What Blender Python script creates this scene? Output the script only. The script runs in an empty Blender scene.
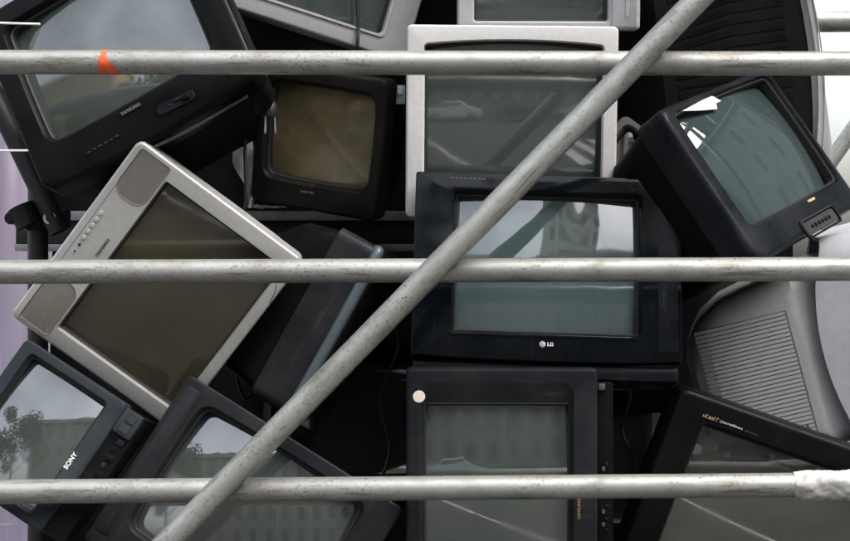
import bpy, bmesh, math, random
from mathutils import Vector, Matrix, noise

random.seed(7)
RAD = math.radians
S = bpy.context.scene
COL = S.collection

# ------------------------------------------------------------------ camera
F, CX, CY = 1500.0, 425.0, 270.5           # focal length in photo pixels, centre of the photo
CAM = Vector((0, -3.0, 1.5))
cd = bpy.data.cameras.new('camera')
cam = bpy.data.objects.new('camera', cd)
COL.objects.link(cam)
cam.location = CAM
cam.rotation_euler = (RAD(90), 0, 0)
cd.sensor_width = 36.0
cd.lens = 36.0 * F / 850.0
cd.clip_start = 0.05
cd.clip_end = 2000
S.camera = cam

# ------------------------------------------------------------------ sky, sun, exposure
SUN_EL, SUN_AZ = 52, 118                   # azimuth: degrees clockwise from +Y (pile's back) seen from above
w = bpy.data.worlds.new('World'); S.world = w; w.use_nodes = True
nt = w.node_tree; nt.nodes.clear()
wo = nt.nodes.new('ShaderNodeOutputWorld'); bg = nt.nodes.new('ShaderNodeBackground')
sk = nt.nodes.new('ShaderNodeTexSky'); sk.sky_type = 'NISHITA'; sk.sun_disc = False
sk.sun_elevation = RAD(SUN_EL); sk.sun_rotation = RAD(SUN_AZ)
sk.air_density = 1.2; sk.dust_density = 6.0; sk.ozone_density = 1.0
hs = nt.nodes.new('ShaderNodeHueSaturation'); hs.inputs['Saturation'].default_value = 0.44
bg.inputs['Strength'].default_value = 0.15
nt.links.new(sk.outputs[0], hs.inputs['Color'])
# soft cloud cover over the whole sky
wc = nt.nodes.new('ShaderNodeTexCoord'); wn = nt.nodes.new('ShaderNodeTexNoise')
wn.inputs['Scale'].default_value = 3.2; wn.inputs['Detail'].default_value = 6; wn.inputs['Roughness'].default_value = .55
wr = nt.nodes.new('ShaderNodeValToRGB'); wr.color_ramp.elements[0].position = .35; wr.color_ramp.elements[0].color = (.78, .79, .81, 1)
wr.color_ramp.elements[1].position = .68; wr.color_ramp.elements[1].color = (1.35, 1.34, 1.32, 1)
wm = nt.nodes.new('ShaderNodeMix'); wm.data_type = 'RGBA'; wm.blend_type = 'MULTIPLY'; wm.inputs[0].default_value = 1.0
nt.links.new(wc.outputs['Generated'], wn.inputs['Vector']); nt.links.new(wn.outputs[0], wr.inputs[0])
nt.links.new(hs.outputs[0], wm.inputs[6]); nt.links.new(wr.outputs[0], wm.inputs[7])
nt.links.new(wm.outputs[2], bg.inputs['Color'])
nt.links.new(bg.outputs[0], wo.inputs['Surface'])
sd = bpy.data.lights.new('sun', 'SUN'); sd.energy = 0.5; sd.angle = RAD(20); sd.color = (1, .97, .92)
sun = bpy.data.objects.new('sun', sd); COL.objects.link(sun)
a, e = RAD(SUN_AZ), RAD(SUN_EL)
to_sun = Vector((math.sin(a) * math.cos(e), math.cos(a) * math.cos(e), math.sin(e)))
sun.rotation_euler = to_sun.to_track_quat('Z', 'Y').to_euler()
sun.location = (3, -6, 8)
S.view_settings.view_transform = 'Standard'
S.view_settings.look = 'None'
S.view_settings.gamma = 1.0
S.view_settings.use_curve_mapping = False
S.view_settings.exposure = 1.8

# ------------------------------------------------------------------ materials
def nodes(name):
    m = bpy.data.materials.new(name); m.use_nodes = True
    t = m.node_tree
    return m, t, t.nodes['Principled BSDF']

def N(t, kind, **kw):
    n = t.nodes.new(kind)
    for k, v in kw.items(): setattr(n, k, v)
    return n

def noise_node(t, scale, detail=4, rough=.55, stretch=None, w=None):
    co = N(t, 'ShaderNodeTexCoord')
    n = N(t, 'ShaderNodeTexNoise')
    n.inputs['Scale'].default_value = scale; n.inputs['Detail'].default_value = detail
    n.inputs['Roughness'].default_value = rough
    if stretch:
        mp = N(t, 'ShaderNodeMapping'); mp.inputs['Scale'].default_value = stretch
        t.links.new(co.outputs['Object'], mp.inputs[0]); t.links.new(mp.outputs[0], n.inputs['Vector'])
    else:
        t.links.new(co.outputs['Object'], n.inputs['Vector'])
    return n

def ramp(t, src, stops):
    r = N(t, 'ShaderNodeValToRGB')
    el = r.color_ramp.elements
    while len(el) < len(stops): el.new(.5)
    for i, (p, c) in enumerate(stops):
        el[i].position = p
        el[i].color = (c, c, c, 1) if isinstance(c, (int, float)) else (*c, 1)
    t.links.new(src, r.inputs[0])
    return r

def mix(t, fac, c1, c2, mode='MIX'):
    m = N(t, 'ShaderNodeMix', data_type='RGBA', blend_type=mode)
    for sock, v in ((m.inputs[0], fac), (m.inputs[6], c1), (m.inputs[7], c2)):
        if hasattr(v, 'is_linked'): t.links.new(v, sock)
        elif isinstance(v, (int, float)): sock.default_value = v if sock == m.inputs[0] else (v, v, v, 1)
        else: sock.default_value = (*v, 1)
    return m.outputs[2]

def plastic(name, col, rough=.45, dust=.12, dustcol=(.30, .29, .27), grain=.04, spec=.09, coat=0.0, metal=0.0, scr=1.4):
    m, t, b = nodes(name)
    n1 = noise_node(t, 9, 6, .62)
    n2 = noise_node(t, 60, 3, .6)
    st = noise_node(t, 30, 5, .65, (2.2, 1, .25))
    f1 = ramp(t, n1.outputs[0], [(.42, 0.0), (.78, 1.0)])
    mul = N(t, 'ShaderNodeMath', operation='MULTIPLY'); mul.inputs[1].default_value = dust
    t.links.new(f1.outputs[0], mul.inputs[0])
    f2 = ramp(t, st.outputs[0], [(.58, 0.0), (.72, 1.0)])
    mul2 = N(t, 'ShaderNodeMath', operation='MULTIPLY'); mul2.inputs[1].default_value = dust * scr
    t.links.new(f2.outputs[0], mul2.inputs[0])
    add = N(t, 'ShaderNodeMath', operation='ADD', use_clamp=True)
    t.links.new(mul.outputs[0], add.inputs[0]); t.links.new(mul2.outputs[0], add.inputs[1])
    var = ramp(t, n2.outputs[0], [(.3, .93), (.7, 1.05)])
    base = mix(t, 1.0, col, var.outputs[0], 'MULTIPLY')
    pk = noise_node(t, 260, 3, .7)
    pf = ramp(t, pk.outputs[0], [(.66, 0.0), (.74, min(.5, .10 + dust * 2))])
    pm_ = N(t, 'ShaderNodeMath', operation='MULTIPLY'); t.links.new(pf.outputs[0], pm_.inputs[0]); t.links.new(f1.outputs[0], pm_.inputs[1])
    t.links.new(mix(t, pm_.outputs[0], mix(t, add.outputs[0], base, dustcol), dustcol), b.inputs['Base Color'])
    rr = ramp(t, n1.outputs[0], [(.3, max(.02, rough - .10)), (.75, min(1, rough + .16))])
    t.links.new(rr.outputs[0], b.inputs['Roughness'])
    b.inputs['Specular IOR Level'].default_value = spec
    b.inputs['Metallic'].default_value = metal
    if coat:
        b.inputs['Coat Weight'].default_value = coat; b.inputs['Coat Roughness'].default_value = .06
    bp = N(t, 'ShaderNodeBump'); bp.inputs['Strength'].default_value = grain; bp.inputs['Distance'].default_value = .002
    g = noise_node(t, 420, 2, .5)
    t.links.new(g.outputs[0], bp.inputs['Height']); t.links.new(bp.outputs[0], b.inputs['Normal'])
    return m

def glass(name, col, dust=.10, ior=2.0, rough=.024, dustcol=(.33, .31, .27)):
    m, t, b = nodes(name)
    n1 = noise_node(t, 7, 7, .65)
    st = noise_node(t, 14, 6, .7, (1, 1, 4))
    f = ramp(t, n1.outputs[0], [(.38, 0.02), (.75, 1.0)])
    f2 = ramp(t, st.outputs[0], [(.58, 0.0), (.74, .8)])
    mx = N(t, 'ShaderNodeMath', operation='MAXIMUM')
    t.links.new(f.outputs[0], mx.inputs[0]); t.links.new(f2.outputs[0], mx.inputs[1])
    mul = N(t, 'ShaderNodeMath', operation='MULTIPLY'); mul.inputs[1].default_value = dust
    t.links.new(mx.outputs[0], mul.inputs[0])
    t.links.new(mix(t, mul.outputs[0], col, dustcol), b.inputs['Base Color'])
    rr = ramp(t, mx.outputs[0], [(.25, rough), (1.0, rough + .10)])
    t.links.new(rr.outputs[0], b.inputs['Roughness'])
    b.inputs['IOR'].default_value = ior
    return m

def simple(name, col, rough=.5, metal=0.0, spec=.5, var=.15, scale=12):
    m, t, b = nodes(name)
    n1 = noise_node(t, scale, 5, .6)
    v = ramp(t, n1.outputs[0], [(.3, 1 - var), (.7, 1 + var)])
    t.links.new(mix(t, 1.0, col, v.outputs[0], 'MULTIPLY'), b.inputs['Base Color'])
    b.inputs['Roughness'].default_value = rough; b.inputs['Metallic'].default_value = metal
    b.inputs['Specular IOR Level'].default_value = spec
    return m

def galvanised(name, tone=.76):
    """weathered zinc coated tube: mottled grey, brown drips and scratches along the length (local Z)"""
    m, t, b = nodes(name)
    n1 = noise_node(t, 17, 7, .68, (1, 1, .6))
    n2 = noise_node(t, 150, 5, .75)
    n3 = noise_node(t, 55, 6, .7, (1, 1, .10))
    n5 = noise_node(t, 9, 4, .6, (1.5, 1.5, .7))
    c = ramp(t, n1.outputs[0], [(.27, (.22 * tone, .215 * tone, .185 * tone)), (.47, (.41 * tone, .415 * tone, .39 * tone)), (.76, (.53 * tone, .537 * tone, .515 * tone))])
    dens = ramp(t, n5.outputs[0], [(.36, 0.0), (.58, 1.0)])
    sp = ramp(t, n2.outputs[0], [(.55, 0.0), (.63, .85)])
    sm = N(t, 'ShaderNodeMath', operation='MULTIPLY'); t.links.new(sp.outputs[0], sm.inputs[0]); t.links.new(dens.outputs[0], sm.inputs[1])
    c2 = mix(t, sm.outputs[0], c.outputs[0], (.085, .075, .058))
    sc = ramp(t, n3.outputs[0], [(.57, 0.0), (.63, .75)])
    c3 = mix(t, sc.outputs[0], c2, (.15, .138, .115))
    sl = ramp(t, n3.outputs[0], [(.30, .45), (.38, 0.0)])
    c4 = mix(t, sl.outputs[0], c3, (.50 * tone, .505 * tone, .49 * tone))
    t.links.new(c4, b.inputs['Base Color'])
    rr = ramp(t, n1.outputs[0], [(.3, .60), (.7, .40)])
    t.links.new(rr.outputs[0], b.inputs['Roughness'])
    b.inputs['Metallic'].default_value = .58
    bp = N(t, 'ShaderNodeBump'); bp.inputs['Strength'].default_value = .12; bp.inputs['Distance'].default_value = .002
    t.links.new(n2.outputs[0], bp.inputs['Height']); t.links.new(bp.outputs[0], b.inputs['Normal'])
    return m

M = {}
M['black'] = plastic('black_plastic', (.0040, .0040, .0045), .36, .008)
M['black_soft'] = plastic('soft_black_plastic', (.0040, .0042, .0048), .5, .008)
M['charcoal'] = plastic('charcoal_plastic', (.015, .016, .019), .36, .05)
M['sony'] = plastic('slate_plastic', (.028, .034, .041), .34, .06)
M['brownblack'] = plastic('brown_black_plastic', (.009, .008, .0075), .45, .04)
M['piano'] = plastic('piano_black_plastic', (.0022, .0034, .0048), .06, .03, grain=0, coat=0, spec=.22, dustcol=(.12, .13, .14))
_t = M['piano'].node_tree
_n = noise_node(_t, 6, 1, .4); _b = N(_t, 'ShaderNodeBump'); _b.inputs['Strength'].default_value = .6; _b.inputs['Distance'].default_value = .012
_t.links.new(_n.outputs[0], _b.inputs['Height']); _t.links.new(_b.outputs[0], _t.nodes['Principled BSDF'].inputs['Normal'])
M['silver'] = plastic('silver_painted_plastic', (.46, .458, .445), .36, .08, (.36, .34, .30), grain=.02, metal=.4)
M['silver_grey'] = plastic('grey_silver_plastic', (.33, .325, .325), .38, .10, (.30, .29, .27), grain=.02, metal=.1)
M['pale_silver'] = plastic('pale_silver_plastic', (.36, .36, .375), .42, .08, (.36, .35, .33), grain=.02)
M['white'] = plastic('off_white_plastic', (.56, .55, .545), .42, .14, (.50, .45, .39), grain=.02)
M['lavender_grey'] = plastic('lavender_grey_plastic', (.46, .46, .50), .45, .08, (.30, .29, .28), grain=.05)
M['warm_grey'] = plastic('warm_grey_plastic', (.42, .42, .425), .5, .08, (.28, .27, .25), grain=.05)
M['slate'] = plastic('blue_slate_plastic', (.009, .011, .014), .30, .04)
M['grille_tan'] = plastic('tan_grille_cloth', (.17, .163, .145), .6, .15, (.22, .2, .17), grain=.2)
M['dark_hole'] = simple('dark_recess', (.01, .01, .01), .7)
M['button_silver'] = simple('button_grey', (.40, .39, .37), .4)
M['glass_green'] = glass('green_grey_picture_tube', (.042, .054, .050), .05, 2.1)
M['glass_blue'] = glass('blue_grey_picture_tube', (.034, .052, .053), .04)
M['glass_wavy'] = glass('wavy_blue_picture_tube', (.052, .078, .080), .04)
_t = M['glass_wavy'].node_tree
_n = noise_node(_t, 5, 1, .4, (1.6, 1, .7)); _b = N(_t, 'ShaderNodeBump'); _b.inputs['Strength'].default_value = .5; _b.inputs['Distance'].default_value = .012
_t.links.new(_n.outputs[0], _b.inputs['Height']); _t.links.new(_b.outputs[0], _t.nodes['Principled BSDF'].inputs['Normal'])
M['glass_olive'] = glass('olive_picture_tube', (.041, .035, .021), .12, 1.6, .03, (.16, .13, .08))
M['glass_brown'] = glass('brown_picture_tube', (.075, .062, .034), .45, 1.5, .12, (.30, .24, .13))  # dust patches brightened to paint a reflection into the tube colour
M['glass_grey'] = glass('grey_picture_tube', (.045, .054, .050), .06, 2.35)
M['glass_warm'] = glass('warm_grey_picture_tube', (.046, .047, .040), .06)
M['ink_white'] = simple('white_print', (.72, .72, .70), .5, var=.05)
M['ink_grey'] = simple('grey_print', (.22, .22, .21), .5, var=.05)
M['ink_dark'] = simple('dark_print', (.07, .065, .06), .5, var=.05)
M['ink_gold'] = simple('gold_print', (.50, .41, .20), .4, .3, var=.1)
M['sticker'] = simple('cream_sticker', (.80, .72, .60), .6, var=.06)
M['tape'] = simple('white_tape', (.78, .78, .77), .55, var=.06)
M['orange'] = simple('orange_paint', (.78, .10, .03), .55, var=.22, scale=60)
M['plaster'] = simple('white_plaster', (.46, .455, .435), .9, var=.4, scale=70)
M['galv'] = galvanised('galvanised_steel')
M['galv_far'] = galvanised('galvanised_steel_far', .9)
M['dark_tube'] = simple('near_black_steel', (.018, .016, .017), .5, var=.3)  # one even near-black colour for rear tubes and rail web
M['coupler'] = simple('coupler_steel', (.02, .02, .022), .5, .5, var=.4, scale=40)
M['cable'] = simple('black_cable', (.012, .012, .012), .45)
M['metal'] = simple('plug_pin_metal', (.75, .74, .70), .25, 1.0)
M['rail'] = simple('steel_rail', (.34, .36, .38), .45, .4, var=.3, scale=20)
M['rail_dark'] = simple('dark_grey_vent', (.13, .128, .122), .7)
M['highlight_blue'] = simple('blue_grey_highlight', (.075, .095, .11), .32, var=.15, scale=30)  # lighter colour that paints in an edge highlight
M['rod'] = simple('white_rod', (.80, .80, .79), .5, var=.05)
M['timber'] = simple('grey_timber', (.17, .14, .11), .8, var=.3, scale=8)
M['backdrop_black'] = simple('black_backdrop', (.006, .006, .006), .7, spec=.2)  # near-black sheet colour that darkens the gaps behind the pile
M['foil'] = simple('white_plastic_film', (.72, .72, .72), .4, var=.1)

def lavender():
    m, t, b = nodes('lavender_fabric')
    n1 = noise_node(t, 3, 5, .6, (6, 6, .5))
    c = ramp(t, n1.outputs[0], [(.3, (.60, .51, .63)), (.7, (.76, .72, .79))])
    t.links.new(c.outputs[0], b.inputs['Base Color']); b.inputs['Roughness'].default_value = .8
    tr = N(t, 'ShaderNodeBsdfTranslucent'); t.links.new(c.outputs[0], tr.inputs[0])
    mx = N(t, 'ShaderNodeMixShader'); mx.inputs[0].default_value = .55
    out = t.nodes['Material Output']
    t.links.new(b.outputs[0], mx.inputs[1]); t.links.new(tr.outputs[0], mx.inputs[2]); t.links.new(mx.outputs[0], out.inputs[0])
    return m
M['lavender'] = lavender()

# ------------------------------------------------------------------ object helpers
def link(name, me, mat=None, parent=None):
    o = bpy.data.objects.new(name, me); COL.objects.link(o)
    if mat is not None and me is not None:
        if not me.materials: me.materials.append(mat if not isinstance(mat, str) else M[mat])
    if parent: o.parent = parent
    return o

def mesh(name, v, f, smooth=None):
    me = bpy.data.meshes.new(name); me.from_pydata([tuple(p) for p in v], [], f)
    bm = bmesh.new(); bm.from_mesh(me); bmesh.ops.recalc_face_normals(bm, faces=bm.faces); bm.to_mesh(me); bm.free()
    if smooth is not None:
        me.polygons.foreach_set('use_smooth', [True] * len(me.polygons))
        me.set_sharp_from_angle(angle=RAD(smooth))
    me.update()
    return me

def tag(o, label, cat=None, group=None, kind=None):
    if label: o['label'] = label
    if cat: o['category'] = cat
    if group: o['group'] = group
    if kind: o['kind'] = kind
    return o

def empty(name, mat4, label, cat, group=None):
    o = bpy.data.objects.new(name, None); COL.objects.link(o); o.matrix_world = mat4
    o.empty_display_size = .05
    return tag(o, label, cat, group)

def pix(px, py, y):
    """the point on the plane at depth y that a photo pixel looks at"""
    d = y - CAM.y
    return Vector(((px - CX) / F * d, y, CAM.z - (py - CY) / F * d))

def box_data(x0, x1, y0, y1, z0, z1, bev=0.0):
    bm = bmesh.new()
    r = bmesh.ops.create_cube(bm, size=1)
    for v in bm.verts:
        v.co = Vector((x0 + (v.co.x + .5) * (x1 - x0), y0 + (v.co.y + .5) * (y1 - y0), z0 + (v.co.z + .5) * (z1 - z0)))
    if bev:
        bmesh.ops.bevel(bm, geom=list(bm.edges), offset=bev, segments=2, affect='EDGES', profile=.5)
    me = bpy.data.meshes.new('box'); bm.to_mesh(me); bm.free()
    me.polygons.foreach_set('use_smooth', [True] * len(me.polygons)); me.set_sharp_from_angle(angle=RAD(40))
    return me

def box(name, x0, x1, y0, y1, z0, z1, mat, parent=None, bev=0.0):
    return link(name, box_data(x0, x1, y0, y1, z0, z1, bev), mat, parent)

def sweep(pts, r, seg=10, closed_ends=True):
    """tube through points; r number or list"""
    V, Fc = [], []
    n = len(pts); pts = [Vector(p) for p in pts]
    ref = None
    for i, p in enumerate(pts):
        t = (pts[min(i + 1, n - 1)] - pts[max(i - 1, 0)]).normalized()
        if ref is None:
            ref = t.orthogonal().normalized()
        else:
            ref = (ref - t * ref.dot(t)).normalized()
        b = t.cross(ref)
        rr = r[i] if isinstance(r, (list, tuple)) else r
        for k in range(seg):
            a = 2 * math.pi * k / seg
            V.append(p + (ref * math.cos(a) + b * math.sin(a)) * rr)
    for i in range(n - 1):
        for k in range(seg):
            k2 = (k + 1) % seg
            Fc.append((i * seg + k, i * seg + k2, (i + 1) * seg + k2, (i + 1) * seg + k))
    if closed_ends:
        Fc.append(tuple(range(seg))[::-1]); Fc.append(tuple(range((n - 1) * seg, n * seg)))
    return V, Fc

def smooth_path(pts, k=8):
    """Catmull-Rom through points"""
    P = [Vector(p) for p in pts]; P = [P[0] * 2 - P[1]] + P + [P[-1] * 2 - P[-2]]
    out = []
    for i in range(1, len(P) - 2):
        for j in range(k):
            t = j / k
            a, b, c, d = P[i - 1], P[i], P[i + 1], P[i + 2]
            out.append(.5 * ((2 * b) + (c - a) * t + (2 * a - 5 * b + 4 * c - d) * t * t + (3 * b - a - 3 * c + d) * t ** 3))
    out.append(P[-2])
    return out

def cable(name, pts, r, mat, label, cat='cable', parent=None, k=8):
    V, Fc = sweep(smooth_path(pts, k), r, 8)
    o = link(name, mesh(name, V, Fc, 40), mat, parent)
    if label: tag(o, label, cat)
    return o

# ------------------------------------------------------------------ television builder
def rr_loop(x0, x1, z0, z1, r, bow=(0, 0, 0, 0), n=6, m=8):
    """rounded rectangle, points counter-clockwise from the lower left; bow = bulge of left, right, bottom, top side"""
    r = max(1e-4, min(r, (x1 - x0) * .49, (z1 - z0) * .49))
    P = []
    def side(ax, az, bx, bz):
        for i in range(m):
            t = (i + 1) / (m + 1); P.append([ax + (bx - ax) * t, az + (bz - az) * t])
    def corner(cx, cz, a0):
        for i in range(n + 1):
            a = RAD(a0 + 90 * i / n); P.append([cx + r * math.cos(a), cz + r * math.sin(a)])
    corner(x0 + r, z0 + r, 180); side(x0 + r, z0, x1 - r, z0)
    corner(x1 - r, z0 + r, 270); side(x1, z0 + r, x1, z1 - r)
    corner(x1 - r, z1 - r, 0); side(x1 - r, z1, x0 + r, z1)
    corner(x0 + r, z1 - r, 90); side(x0, z1 - r, x0, z0 + r)
    cx, cz, hx, hz = (x0 + x1) / 2, (z0 + z1) / 2, (x1 - x0) / 2, (z1 - z0) / 2
    for p in P:
        u, v = (p[0] - cx) / hx, (p[1] - cz) / hz
        p[0] += ((bow[1] if u > 0 else -bow[0]) * abs(u)) * (1 - v * v)
        p[1] += ((bow[3] if v > 0 else -bow[2]) * abs(v)) * (1 - u * u)
    return P

def loft(loops, cap_end=False, cap_start=False):
    V, Fc = [], []
    n = len(loops[0])
    for L in loops: V += [tuple(p) for p in L]
    for i in range(len(loops) - 1):
        for k in range(n):
            k2 = (k + 1) % n
            Fc.append((i * n + k, i * n + k2, (i + 1) * n + k2, (i + 1) * n + k))
    if cap_end: Fc.append(tuple(range((len(loops) - 1) * n, len(loops) * n)))
    if cap_start: Fc.append(tuple(range(n)))
    return V, Fc

def pose(pos, rot, tilt=0):
    ro, ya, pi = (RAD(v) for v in rot)
    return Matrix.Translation(pos) @ Matrix.Rotation(RAD(tilt), 4, 'X') @ Matrix.Rotation(ro, 4, 'Y') @ Matrix.Rotation(ya, 4, 'Z') @ Matrix.Rotation(pi, 4, 'X')

class TV:
    """local axes: x to the set's right, z up, y into the set; front face of the frame at y = 0, middle of the screen at x = z = 0"""
    def __init__(s, name, label, pos, rot, W, H, m, mats, mm=2.1, dep=.05, bev=.008, recess=.012, lip=.006, R=.018, ri=.012,
                 bow=(0, 0, 0, 0), bow_in=(0, 0, 0, 0), rear_bow=0, curv=1.3, D=.32, shell=None, group=None, tilt=0):
        s.mw = pose(pos, rot, tilt); s.inv = s.mw.inverted()
        s.root = empty(name, s.mw, label, 'television', group)
        fr, gl, sh = mats
        lip = (lip,) * 4 if isinstance(lip, (int, float)) else lip
        ml, mr, mb, mt = (v * mm / 1000 for v in m)
        x0, x1, z0, z1 = -W / 2 - ml, W / 2 + mr, -H / 2 - mb, H / 2 + mt
        s.x0, s.x1, s.z0, s.z1, s.W, s.H, s.dep = x0, x1, z0, z1, W, H, dep
        def O(ins, y, yb=0):
            P = rr_loop(x0 + ins, x1 - ins, z0 + ins, z1 - ins, R - ins * .8, bow)
            cz, hz = (z0 + z1) / 2, (z1 - z0) / 2
            cx, hx = (x0 + x1) / 2, (x1 - x0) / 2
            return [(p[0], y + yb * (1 - ((p[1] - cz) / hz) ** 2) * abs((p[0] - cx) / hx) ** 8, p[1]) for p in P]
        def I(y, grow=(0, 0, 0, 0), r=ri):
            P = rr_loop(-W / 2 - grow[0], W / 2 + grow[1], -H / 2 - grow[2], H / 2 + grow[3], r, bow_in)
            return [(p[0], y, p[1]) for p in P]
        loops = [O(.012, dep, rear_bow), O(.0, dep, rear_bow), O(0, dep * .6, rear_bow * .5), O(0, bev), O(bev * .12, bev * .5), O(bev * .45, bev * .14), O(bev, 0),
                 I(0, lip, ri + sum(lip) / 4), I(.0015, tuple(v * .85 for v in lip), ri + sum(lip) / 5), I(recess, (0, 0, 0, 0)), I(recess + .025)]
        V, Fc = loft(loops)
        s.bezel = link('bezel', mesh('bezel', V, Fc, 38), fr, s.root)
        # picture tube face: rings of the opening on a sphere of radius curv
        rings = []
        yedge = recess + .010
        sag0 = ((W / 2) ** 2 + (H / 2) ** 2) / (2 * curv)
        base = rr_loop(-W / 2 - .004, W / 2 + .004, -H / 2 - .004, H / 2 + .004, ri + .003, bow_in)
        for i in range(14):
            k = 1 - i / 14
            rings.append([(p[0] * k, yedge - sag0 + ((p[0] * k) ** 2 + (p[1] * k) ** 2) / (2 * curv), p[1] * k) for p in base])
        # keep the bulge inside the frame's front
        over = min(0, min(p[1] for p in rings[-1]) + .012) if sag0 > .03 else 0
        V, Fc = loft(rings)
        V.append((0, yedge - sag0, 0)); n = len(base); b0 = 13 * n
        for k in range(n): Fc.append((b0 + k, b0 + (k + 1) % n, len(V) - 1))
        V = [(v[0], v[1] + sag0 * .55, v[2]) for v in V]
        s.screen = link('screen', mesh('screen', V, Fc, 80), gl, s.root)
        gk = [[(p[0], y, p[1]) for p in rr_loop(-W / 2 + g, W / 2 - g, -H / 2 + g, H / 2 - g, max(.002, ri - g), bow_in)] for g, y in ((-.001, recess - .0015), (.0008, recess - .002), (.0034, recess + .001), (.0036, recess + .02))]
        s.gasket = link('screen_gasket', mesh('screen_gasket', *loft(gk), 40), 'dark_hole', s.root)
        # rear cabinet
        if shell is None:
            wd, hd = x1 - x0, z1 - z0
            shell = [(dep - .002, .010, .010, .010, .010, .02), (dep + .02, .012, .012, .012, .012, .025), (dep + D * .38, .022, .022, .016, .026, .03),
                     (dep + D * .48, .035, .035, .018, .04, .035), (dep + D * .72, wd * .17, wd * .17, .03, hd * .20, .04),
                     (dep + D * .96, wd * .22, wd * .22, .05, hd * .27, .04), (dep + D, wd * .25, wd * .25, .07, hd * .31, .03)]
        s.sec = shell
        L = []
        for (y, l, r, b, t, rad) in shell:
            P = rr_loop(x0 + l, x1 - r, z0 + b, z1 - t, rad)
            L.append([(p[0], y, p[1]) for p in P])
        V, Fc = loft(L, cap_end=True, cap_start=True)
        s.shell = link('rear_cabinet', mesh('rear_cabinet', V, Fc, 32), sh, s.root)
    def loc(s, px, py, y=0.0):
        """photo pixel -> local x, z on the front face"""
        o = s.inv @ CAM
        d = s.inv.to_3x3() @ (pix(px, py, 0) - CAM)
        t = (y - o.y) / d.y
        p = o + d * t
        return p.x, p.z
    def part(s, name, me, mat, parent=None, x=0, z=0, y=0, ang=0):
        o = link(name, me, mat, parent or s.root)
        o.location = (x, y, z); o.rotation_euler = (0, RAD(ang), 0)
        return o
    def knob(s, px, py, r, mat, name='button', h=.003, y=0, parent=None):
        x, z = s.loc(px, py, y)
        return s.part(name, disc_mesh(r, h), mat, parent, x, z, y - .0006)
    def side_pt(s, y, v, left=True):
        """point on the cabinet's side at depth y, height fraction v"""
        for a, b in zip(s.sec, s.sec[1:]):
            if a[0] <= y <= b[0]:
                t = (y - a[0]) / max(1e-6, b[0] - a[0])
                ins = a[1] + (b[1] - a[1]) * t if left else a[2] + (b[2] - a[2]) * t
                zb = s.z0 + a[3] + (b[3] - a[3]) * t; zt = s.z1 - a[4] - (b[4] - a[4]) * t
                return Vector((s.x0 + ins if left else s.x1 - ins, y, zb + (zt - zb) * v))
        return Vector((s.x0, y, 0))

_cache = {}
def disc_mesh(r, h, seg=14):
    k = ('d', r, h)
    if k not in _cache:
        loops = []
        for rr, yy in ((r * 1.0, .001), (r, -h * .6), (r * .8, -h), (r * .3, -h)):
            loops.append([(rr * math.cos(2 * math.pi * i / seg), yy, rr * math.sin(2 * math.pi * i / seg)) for i in range(seg)])
        V, Fc = loft(loops, cap_end=True)
        _cache[k] = mesh('disc', V, Fc, 50)
    me = _cache[k].copy() if False else _cache[k]
    return me

def fresh(me): return me.copy()

def pad_mesh(wd, ht, h=.003, r=.003, proud=True):
    loops = []
    for ins, yy in ((0, .001), (0, -h * .6), (h * .3, -h)):
        P = rr_loop(-wd / 2 + ins, wd / 2 - ins, -ht / 2 + ins, ht / 2 - ins, r, n=4, m=1)
        loops.append([(p[0], yy, p[1]) for p in P])
    V, Fc = loft(loops, cap_end=True)
    return mesh('pad', V, Fc, 40)

def text_mesh(txt, size, ext=.0004, spacing=1.0, bold=0.0, cnt=True):
    cu = bpy.data.curves.new('txt', 'FONT'); cu.body = txt; cu.size = size; cu.extrude = ext
    cu.space_character = spacing; cu.offset = bold; cu.resolution_u = 3
    cu.align_x = 'CENTER'; cu.align_y = 'CENTER'
    o = bpy.data.objects.new('txt', cu); COL.objects.link(o)
    dg = bpy.context.evaluated_depsgraph_get(); dg.update()
    me = bpy.data.meshes.new_from_object(o.evaluated_get(dg))
    bpy.data.objects.remove(o); bpy.data.curves.remove(cu)
    for v in me.vertices:
        x, y, z = v.co; v.co = (x, -z, y)
    me.materials.clear()
    return me

def scribble(n, ht, seed, pitch=.8):
    """worn lettering too small to read: a row of broken strokes"""
    rnd = random.Random(seed); V, Fc = [], []; x = 0
    def bar(x0, x1, z0, z1):
        q = len(V); V.extend([(x0, 0, z0), (x1, 0, z0), (x1, 0, z1), (x0, 0, z1), (x0, -.0005, z0), (x1, -.0005, z0), (x1, -.0005, z1), (x0, -.0005, z1)])
        Fc.extend([tuple(q + i for i in f) for f in ((0, 1, 2, 3), (4, 5, 6, 7), (0, 1, 5, 4), (1, 2, 6, 5), (2, 3, 7, 6), (3, 0, 4, 7))])
    for i in range(n):
        wd = ht * rnd.uniform(.45, .75); st = ht * .17; h = ht * rnd.choice((1, .72, .72))
        bar(x, x + st, 0, h)
        if rnd.random() < .7: bar(x + wd - st, x + wd, 0, h * rnd.choice((1, .6)))
        if rnd.random() < .7: bar(x + st, x + wd - st, h - st, h)
        if rnd.random() < .5: bar(x + st, x + wd - st, 0, st)
        x += wd + ht * .22
    me = mesh('lettering', [(v[0] - x / 2, v[1], v[2] - ht / 2) for v in V], Fc)
    return me

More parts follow.
